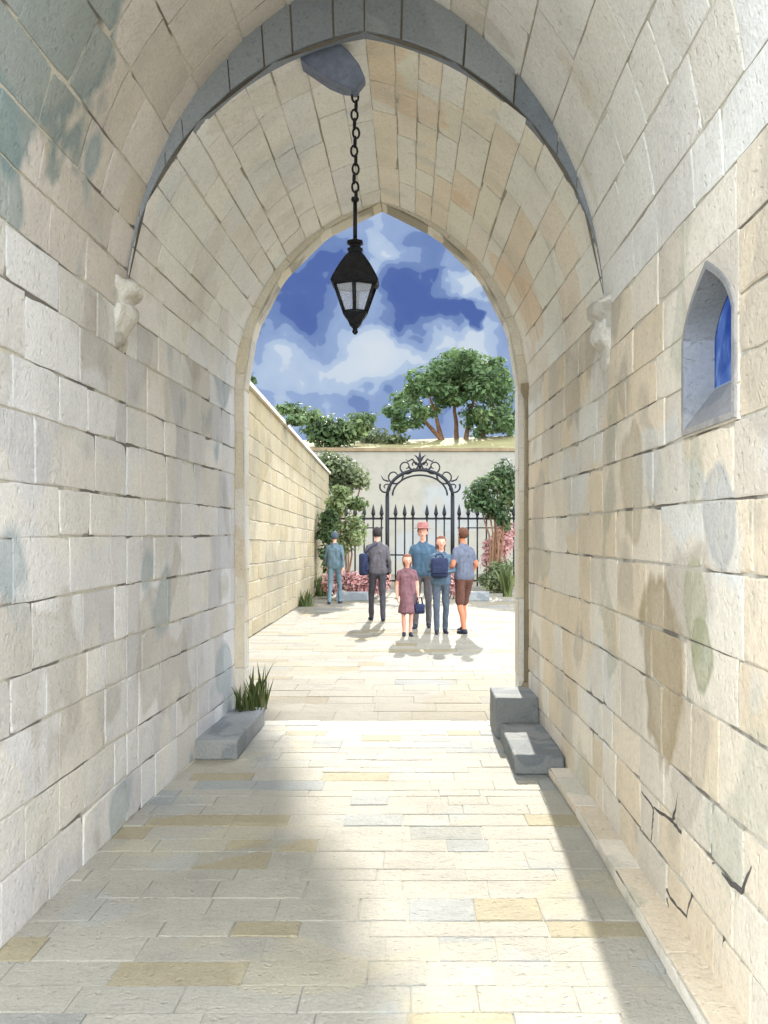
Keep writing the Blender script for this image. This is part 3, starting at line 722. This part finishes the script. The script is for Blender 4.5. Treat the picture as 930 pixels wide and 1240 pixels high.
# ------------------------------------------------------------------ iron fence and gate
GY = 31.0; gs = GY/F
def gx(x): return (x-500)*gs
def gz(y): return 1.65+(646-y)*gs
def bar_mesh(h, r=.026):
    bm = bmesh.new(); tube(bm, [(0, 0, .05), (0, 0, h)], r, 6)
    lathe(bm, [(r*1.9, h-.02), (r*2.1, h), (r*1.2, h+.05), (r*2.5, h+.13), (r*1.4, h+.28), (.003, h+.42)], seg=8)
    return bm
def railing(name, label, xs, top, x0, x1):
    o = thing(name, label, 'railing', (gx(x0), GY, 0), group='railings either side of the gate')
    for z_, r_ in ((top, .035), (.22, .03), (top-.28, .02)):
        bm = bmesh.new(); tube(bm, [(0, 0, z_), (gx(x1)-gx(x0), 0, z_)], r_, 6); finish('rail', bm, M['iron'], o)
    first = None
    for x_ in xs:
        if first is None: first = q = finish('bar', bar_mesh(top+.02), M['iron'], o)
        else: q = first.copy(); C.objects.link(q)
        q.parent = o; q.location = (gx(x_)-gx(x0), rnd.uniform(-.01, .01), 0)
    return o
TOP = gz(628)
railing('iron_railing', 'black iron railing with spear tips left of the gate arch', (386, 397, 408, 419, 430, 441, 452, 462), TOP, 380, 464)
railing('iron_railing', 'black iron railing with spear tips right of the gate arch', (556, 567, 578, 589, 600, 611, 622, 633), TOP, 554, 640)
ig = thing('iron_gate', 'black wrought iron gate under a scrolled overthrow arch', 'gate', (gx(508.5), GY, 0))
gc = gx(508.5); hw_ = gx(548)-gc
for sgn in (-1, 1):
    bm = bmesh.new(); tube(bm, [(sgn*hw_, 0, 0), (sgn*hw_, 0, gz(600))], .06, 8); lathe(bm, [(.09, 0), (.09, .2), (.06, .26)], (sgn*hw_, 0, 0), 8)
    finish('post', bm, M['iron'], ig)
first = None
for x_ in (479, 490, 500, 517, 528, 538):
    if first is None: first = q = finish('bar', bar_mesh(TOP+.02), M['iron'], ig)
    else: q = first.copy(); C.objects.link(q)
    q.parent = ig; q.location = (gx(x_)-gc, 0, 0)
for z_, r_ in ((TOP, .035), (.22, .03), (1.0, .025)):
    bm = bmesh.new(); tube(bm, [(-hw_, 0, z_), (hw_, 0, z_)], r_, 6); finish('rail', bm, M['iron'], ig)
bm = bmesh.new()
zsp = gz(600); rise = gz(569)-zsp
for off, rr in ((0, .055), (-.16, .03)):
    pts = [((hw_+off)*-math.cos(math.pi*i/28), 0, zsp+(rise+off)*math.sin(math.pi*i/28)) for i in range(29)]
    tube(bm, pts, rr, 6)
finish('overthrow', bm, M['iron'], ig, True)
bm = bmesh.new()
def scroll(cx, cz, r, a0, turns, dirn, th=.032):
    pts = []
    for i in range(26):
        w = i/25; a = a0+dirn*turns*2*math.pi*w; q = r*(1-.80*w); pts.append((cx+q*math.cos(a), rnd.uniform(-.004, .004), cz+q*math.sin(a)))
    tube(bm, pts, [th*(1-.45*i/25) for i in range(26)], 6)
for sgn in (-1, 1):
    c = (lambda x_: sgn*gs*x_)
    scroll(c(31), gz(577), .27, R(90+sgn*70), 1.25, sgn); scroll(c(17), gz(565), .25, R(90+sgn*100), 1.2, sgn); scroll(c(41), gz(590), .20, R(90-sgn*60), 1.2, -sgn)
    scroll(c(7), gz(563), .17, R(90-sgn*100), 1.1, -sgn)
    tube(bm, [(c(38), 0, gz(583)), (c(44), 0, gz(581)), (c(47), 0, gz(576))], [.03, .025, .01], 6)
    tube(bm, [(c(4), 0, gz(563)), (c(9), 0, gz(556)), (c(15), 0, gz(559)), (c(17), 0, gz(556))], [.035, .03, .025, .008], 6)
    tube(bm, [(c(-2), 0, gz(563)), (c(4), 0, gz(553)), (c(7), 0, gz(551))], [.035, .03, .008], 6)
lathe(bm, [(.03, gz(568)), (.06, gz(563)), (.035, gz(560)), (.075, gz(557)), (.045, gz(553)), (.004, gz(546))], seg=8)
finish('scrollwork', bm, M['iron'], ig, True)

# ------------------------------------------------------------------ people
def pmat(name, col, var=.22):
    k = 1. if 'skin' in name else .70
    return plain_mat(name, lin(*[c*k for c in col]), .85, var, 16, 0., .5)
SK = pmat('skin', (206, 150, 128), .05); SKR = pmat('tanned_skin', (176, 112, 84), .05); EYE = plain_mat('dark_eye', (.03, .025, .02), .4, 0, 5, 0, 0); LIP = pmat('lip', (166, 92, 84), 0)
SHOE = pmat('dark_shoe', (58, 62, 80))
HAIR = {'dark': pmat('dark_hair', (70, 62, 62)), 'brown': pmat('brown_hair', (120, 76, 54)), 'auburn': pmat('auburn_hair', (158, 104, 86)), 'slate': pmat('grey_hair', (96, 112, 128))}
def capsule(bm, p0, r0, p1, r1, sx=1., n=10):
    p0, p1 = Vector(p0), Vector(p1); d = p1-p0; L = d.length
    if L < 1e-5: d = Vector((0, 0, 1)); L = 1e-5
    d.normalize(); pts = []; rs = []
    for i in range(5): a = math.pi/2*(1-i/4); pts.append(p0-d*r0*math.sin(a)); rs.append(max(.0015, r0*math.cos(a)))
    for i in range(5): a = math.pi/2*i/4; pts.append(p1+d*r1*math.sin(a)); rs.append(max(.0015, r1*math.cos(a)))
    tube(bm, pts, rs, n)
def seg_d(p, a, b, ra, rb):
    ab = b-a; t = max(0, min(1, (p-a).dot(ab)/max(ab.length_squared, 1e-9))); return (p-(a+ab*t)).length-(ra+(rb-ra)*t)
def person(label, loc, rz, H, top, legs, skin=SK, hair='dark', kind='trousers', sleeves='long', arms=None, feet=((-.1, .0), (.1, .0)), lean=0., headk=1., long_hair=False, shoe=SHOE, head_turn=0., tag_hat=None):
    s = H/1.75; V = lambda x, y, z: Vector((x, y, z))
    prim = []
    def add(l, p0, r0, p1, r1): prim.append((l, Vector(p0), r0, Vector(p1), r1))
    hd = V(0, -.02-lean, 1.625-.02*(headk-1))
    add('top', V(-.14, -lean*.8, 1.385), .058, V(.14, -lean*.8, 1.385), .058)
    add('top', V(-.05, -lean*.8, 1.435), .055, V(.05, -lean*.8, 1.435), .055); add('top', V(-.085, -lean*.7, 1.29), .108, V(.085, -lean*.7, 1.29), .108)
    add('top', V(-.07, -lean*.4, 1.13), .108, V(.07, -lean*.4, 1.13), .108)
    add('top', V(0, -lean*.8, 1.38), .09, V(0, -lean*.2, 1.0), .125)
    for sg in (-1, 1): add('top', V(sg*.088, -lean*.7, 1.30), .106, V(sg*.072, 0, 1.10), .106); add('top', V(sg*.072, 0, 1.12), .106, V(sg*.08, 0, .98), .113)
    add('top', V(-.082, 0, .955), .116, V(.082, 0, .955), .116)
    add('legs', V(-.085, 0, .925), .112, V(.085, 0, .925), .112)
    add('skin', V(0, -lean, 1.42), .056, V(0, -.01-lean, 1.53), .052)
    hr = .088*headk
    add('skin', hd+V(0, .012, .03), hr, hd+V(0, .012, .03), hr)          # cranium
    add('skin', hd+V(0, -.018, -.02), hr*.80, hd+V(0, -.03, -.075), hr*.50)   # face and jaw
    add('skin', hd+V(0, -.098, .005)*headk, .010, hd+V(0, -.112, -.022)*headk, .014)  # nose
    for sg in (-1, 1): add('skin', hd+V(sg*.086, .015, .01)*headk, .014, hd+V(sg*.082, .012, -.03)*headk, .011)
    hands = []
    arms = arms or (((-.235, .03, 1.12), (-.235, -.03, .87)), ((.235, .02, 1.12), (.245, -.07, .88)))
    for sg, (el, wr) in zip((-1, 1), arms):
        sh = V(sg*.175, -lean*.8, 1.372); el = Vector(el); wr = Vector(wr)
        add('top', sh, .058, sh.lerp(el, .55), .052); add('top' if sleeves == 'long' else 'skin', sh.lerp(el, .5), .047, el, .042)
        lw = el.lerp(wr, .9)
        add('top' if sleeves == 'long' else 'skin', el, .042, lw, .032); add('skin', lw, .027, wr, .024)
        hands.append((sg, el, wr))
        dr = (wr-el).normalized(); add('skin', wr, .026, wr+dr*.06, .030)
    for sg, (fx, fy) in zip((-1, 1), feet):
        hp = V(sg*.09, 0, .90); an = V(fx, fy, .085); kn = hp.lerp(an, .52)+V(sg*.008, -.035-abs(fy)*.15, 0)
        if kind == 'trousers':
            add('legs', hp, .092, kn, .066); add('legs', kn, .066, an+V(0, 0, .0), .052)
        elif kind == 'shorts':
            mid = hp.lerp(kn, .85); add('legs', hp, .096, mid, .084); add('skin', mid, .062, kn, .056); add('skin', kn, .054, kn.lerp(an, .4)+V(0, .014, 0), .056); add('skin', kn.lerp(an, .4)+V(0, .014, 0), .056, an, .038)
        else:
            add('skin', hp, .075, kn, .052); add('skin', kn, .050, kn.lerp(an, .4)+V(0, .012, 0), .050); add('skin', kn.lerp(an, .4)+V(0, .012, 0), .050, an, .036)
        add('shoe', an+V(0, .035, -.042), .042, an+V(sg*.02, -.15, -.052), .033); add('shoe', an+V(0, 0, -.02), .046, an+V(0, -.05, -.035), .044)
    if kind == 'skirt':
        add('legs', V(0, 0, 1.0), .13, V(0, 0, .62), .185)
    bm = bmesh.new()
    for l, p0, r0, p1, r1 in prim:
        if kind == 'skirt' and l == 'legs' and r1 > .18: lathe(bm, [(.12, 1.02), (.15, .92), (.18, .75), (.215, .52), (.19, .5)], seg=14)
        else: capsule(bm, p0, r0, p1, r1)
    me = bpy.data.meshes.new('tmp'); bm.to_mesh(me); bm.free(); tmp = bpy.data.objects.new('tmp', me); C.objects.link(tmp)
    md = tmp.modifiers.new('r', 'REMESH'); md.mode = 'VOXEL'; md.voxel_size = .014
    sm = tmp.modifiers.new('s', 'SMOOTH'); sm.factor = .5; sm.iterations = 7
    dg = bpy.context.evaluated_depsgraph_get(); ev = tmp.evaluated_get(dg); bm = bmesh.new(); bm.from_mesh(ev.to_mesh()); ev.to_mesh_clear()
    bpy.data.objects.remove(tmp); bpy.data.meshes.remove(me)
    idx = {'skin': 0, 'top': 1, 'legs': 2, 'shoe': 3}
    pr_ = {'legs': .002, 'top': .010, 'shoe': .0, 'skin': 0.}
    for v in bm.verts:      # folds in the cloth
        if v.co.z < 1.45 and v.co.z > .12: v.co += v.normal*mnoise.noise(Vector((v.co.x*14, v.co.y*14, v.co.z*7+abs(v.co.x)*9))+Vector(loc))*.011
    for f in bm.faces:
        c = f.calc_center_median(); best = min(prim, key=lambda q: seg_d(c, q[1], q[3], q[2], q[4])-pr_[q[0]])
        f.material_index = idx[best[0]]; f.smooth = True
    n0 = len(bm.faces)
    for sg, el, wr in hands:                     # four unequal curled fingers and a thumb
        dr = (wr-el).normalized(); side = dr.cross(Vector((sg, 0, 0))).normalized(); inn = Vector((-sg, 0, 0)); inn = (inn-dr*inn.dot(dr)).normalized()
        if side.y > 0: side = -side
        for k, ln in enumerate((.068, .078, .072, .056)):
            o_ = wr+dr*.078+side*(.026-.0175*k); m1 = o_+dr*ln*.5+inn*.008; e = m1+dr*ln*.40+inn*.026
            tube(bm, [o_-dr*.02, m1, e], [.0092, .0086, .0066], 6)
        o_ = wr+dr*.03+side*.026; tube(bm, [o_-side*.012, o_+side*.022+dr*.022, o_+side*.026+dr*.055+inn*.012], [.012, .0105, .008], 6)
    for sg in (-1, 1): capsule(bm, hd+V(sg*.033, -.083, .012)*headk, .008, hd+V(sg*.030, -.083, .012)*headk, .008, n=6)
    capsule(bm, hd+V(-.018, -.087, -.050)*headk, .0065, hd+V(.018, -.087, -.050)*headk, .0065, n=6)
    bm.faces.ensure_lookup_table()
    n1 = len(bm.faces); lipn = 6*9+2; eyen = 2*lipn
    for i in range(n1-lipn-eyen, n1-lipn): bm.faces[i].material_index = 4
    for i in range(n1-lipn, n1): bm.faces[i].material_index = 5
    bmesh.ops.scale(bm, vec=(s*.93, s*.95, s), verts=bm.verts)
    o = finish('person', bm, [skin, top, legs, shoe, EYE, LIP]); o.location = loc; o.rotation_euler = (0, 0, rz)
    tag(o, label, 'person', 'visitors walking in the courtyard')
    bm = bmesh.new(); bmesh.ops.create_uvsphere(bm, u_segments=20, v_segments=14, radius=1)
    for v in bm.verts:
        d = v.co.copy(); k = 1.0+.05*mnoise.noise(d*4)
        front = d.y < -.25 and d.z < .45; low = d.z < (-.80 if not long_hair else -2)
        sc_ = .72 if front or low else 1.
        v.co = hd+Vector((0, .014, .033))+Vector((d.x*.100, d.y*.104, d.z*.104))*headk*sc_*k
        if long_hair and d.z < -.2 and d.y > -.25: v.co.z -= .10*(-d.z)
    bmesh.ops.scale(bm, vec=(s*.93, s*.95, s), verts=bm.verts)
    finish('hair', bm, HAIR[hair], o, True)
    if tag_hat:
        bm = bmesh.new(); cc = hd+V(0, .014, .075)
        lathe(bm, [(.165, 0), (.17, .006), (.112, .018), (.106, .03), (.10, .085), (.075, .115), (.02, .122)], cc, 18)
        bmesh.ops.scale(bm, vec=(s*.93, s*.95, s), verts=bm.verts); finish('hat', bm, tag_hat, o, True)
    return o
def at(x, d): return ((x-500)*d/F, d, -.012)
slate = pmat('slate_blue_cloth', (122, 148, 160)); slate2 = pmat('pale_blue_trousers', (128, 156, 166))
greybrown = pmat('grey_brown_cloth', (118, 112, 116)); darkgrey = pmat('dark_grey_trousers', (88, 84, 92)); navy = pmat('navy_canvas', (52, 62, 96))
mauve = pmat('dusty_mauve_cloth', (158, 112, 118)); teal = pmat('teal_blue_jacket', (92, 124, 148)); taupe_ = pmat('taupe_trousers', (128, 124, 126)); pinkhat = pmat('pink_hat_felt', (196, 132, 122))
teal2 = pmat('blue_jumper', (104, 130, 150)); greyt = pmat('blue_grey_trousers', (104, 116, 130)); shirt6 = pmat('grey_blue_shirt', (124, 130, 148)); shorts6 = pmat('brown_shorts', (122, 80, 66)); tee = pmat('red_strap', (190, 110, 104))
person('visitor in pale slate-blue shirt and trousers beside the cream wall, apart from the others', at(405, 24.0), R(172), 1.70, slate, slate2, hair='slate', arms=(((-.245, .07, 1.12), (-.245, .10, .89)), ((.245, -.04, 1.12), (.24, -.17, .92))), feet=((-.1, -.16), (.1, .18)))
p2 = person('visitor in grey-brown top and dark trousers seen from behind with navy bag', at(457, 19.4), R(190), 1.78, greybrown, darkgrey, hair='dark', lean=.02, arms=(((-.24, .05, 1.12), (-.25, .02, .88)), ((.27, 0, 1.13), (.15, -.15, 1.30))), feet=((-.09, .17), (.1, -.15)))
person('child in a dusty mauve dress with bare legs facing the passage', at(493, 16.5), R(8), 1.32, mauve, mauve, hair='auburn', kind='skirt', sleeves='short', headk=1.16, feet=((-.07, .03), (.07, -.04)), long_hair=True)
person('tall visitor in a teal-blue jacket and pink hat facing the passage', at(512, 17.9), R(-6), 1.80, teal, taupe_, hair='dark', tag_hat=pinkhat, arms=(((-.27, .05, 1.13), (-.20, -.08, .93)), ((.24, .0, 1.12), (.25, -.12, .89))), feet=((-.12, -.13), (.1, .10)))
person('visitor in a blue jumper clasping a navy backpack to the chest', at(534, 16.9), R(6), 1.62, teal2, greyt, hair='auburn', arms=(((-.25, -.02, 1.13), (-.10, -.20, 1.17)), ((.25, -.02, 1.13), (.10, -.20, 1.12))), feet=((-.09, -.06), (.09, .08)), long_hair=True)
person('visitor in grey-blue shirt and brown shorts with bare legs', at(562, 17.0), R(215), 1.76, shirt6, shorts6, lean=.025, skin=SKR, hair='brown', kind='shorts', sleeves='short', feet=((-.11, -.17), (.12, .16)), arms=(((-.25, .02, 1.14), (-.22, -.12, .92)), ((.26, .02, 1.14), (.30, -.16, 1.02))))
def bag(name, label, cat, loc, rz, size, strap=None, mat=navy):
    o = thing(name, label, cat, loc, rz); w, d_, h = size
    bm = bmesh.new(); box(bm, (-w/2, -d_/2, 0), (w/2, d_/2, h), bev=min(size)*.3)
    for v in bm.verts: v.co.x *= 1+.10*math.sin(v.co.z/h*math.pi); v.co.y *= 1+.25*math.sin(v.co.z/h*math.pi)
    finish('body', bm, mat, o, True)
    bm = bmesh.new(); box(bm, (-w*.46, -d_*.72, h*.22), (w*.46, -d_*.5, h*.55), bev=.012); finish('pocket', bm, mat, o)
    if strap: bm = bmesh.new(); tube(bm, strap, .014, 6); finish('strap', bm, mat, o)
    return o
X2, Y2, _ = at(457, 19.4)
bag('shoulder_bag', 'navy shoulder bag on the left side of the visitor in the grey-brown top', 'bag', (X2-.25, Y2-.10, .86), R(80), (.30, .13, .42), [(-.06, -.03, .40), (.0, -.12, .52), (.06, -.25, .60)])
X5, Y5, _ = at(534, 16.9)
bag('backpack', 'navy backpack clasped to the chest of the visitor in the blue jumper', 'bag', (X5-.03, Y5-.20, .93), R(4), (.27, .13, .33), [(-.08, .0, .31), (-.04, .02, .38), (.04, .02, .38), (.08, .0, .31)])
X3, Y3, _ = at(493, 16.5)
bag('small_bag', 'little blue bag hanging from the hand of the child in mauve', 'bag', (X3+.20, Y3-.05, .36), R(10), (.16, .07, .16), [(-.05, 0, .15), (-.03, 0, .26), (.03, 0, .26), (.05, 0, .15)])

# ------------------------------------------------------------------ tree added outside the frame, crown shaped to shade the left of the passage
def shade_tree():
    L = 1/math.tan(R(SUN_EL)); cl = []
    hx, hy = math.sin(R(SUN_AZ)), math.cos(R(SUN_AZ))
    def edge(y): return -1.42+(9.2-y)*.245        # boundary of the shade on the paving
    y = 8.75
    while y > 1.0:
        for _ in range(30):
            e = edge(y); rr = rnd.uniform(.55, .95); x_ = e-rr*1.2-rnd.random()**1.1*(e+3.0)
            y_ = y+rnd.uniform(-.3, .3); hgt = .10*0+max(9.3, (y_*.321+1.65)/(1-.321*L)+3.6)+rnd.uniform(0, 1.6)
            cl.append((Vector((x_+hx*L*hgt, y_+hy*L*hgt, hgt)), (rr, rr*1.3, rr*.8)))
        y -= .45
    return cl
cl = shade_tree()
base = Vector((-8.4, 31.0, 0)); fork = Vector((-8.0, 31.5, 12.5))
tips = [(base, fork)]+[(fork, c[0]) for c in cl[::14]]
tree('shade_caster_tree', 'added shade-casting tree beyond the garden wall, its unseen crown above the view', 'tree', base, 0, cl, 'dark_green', 60, .24, .28, tips=tips, flat=.9)
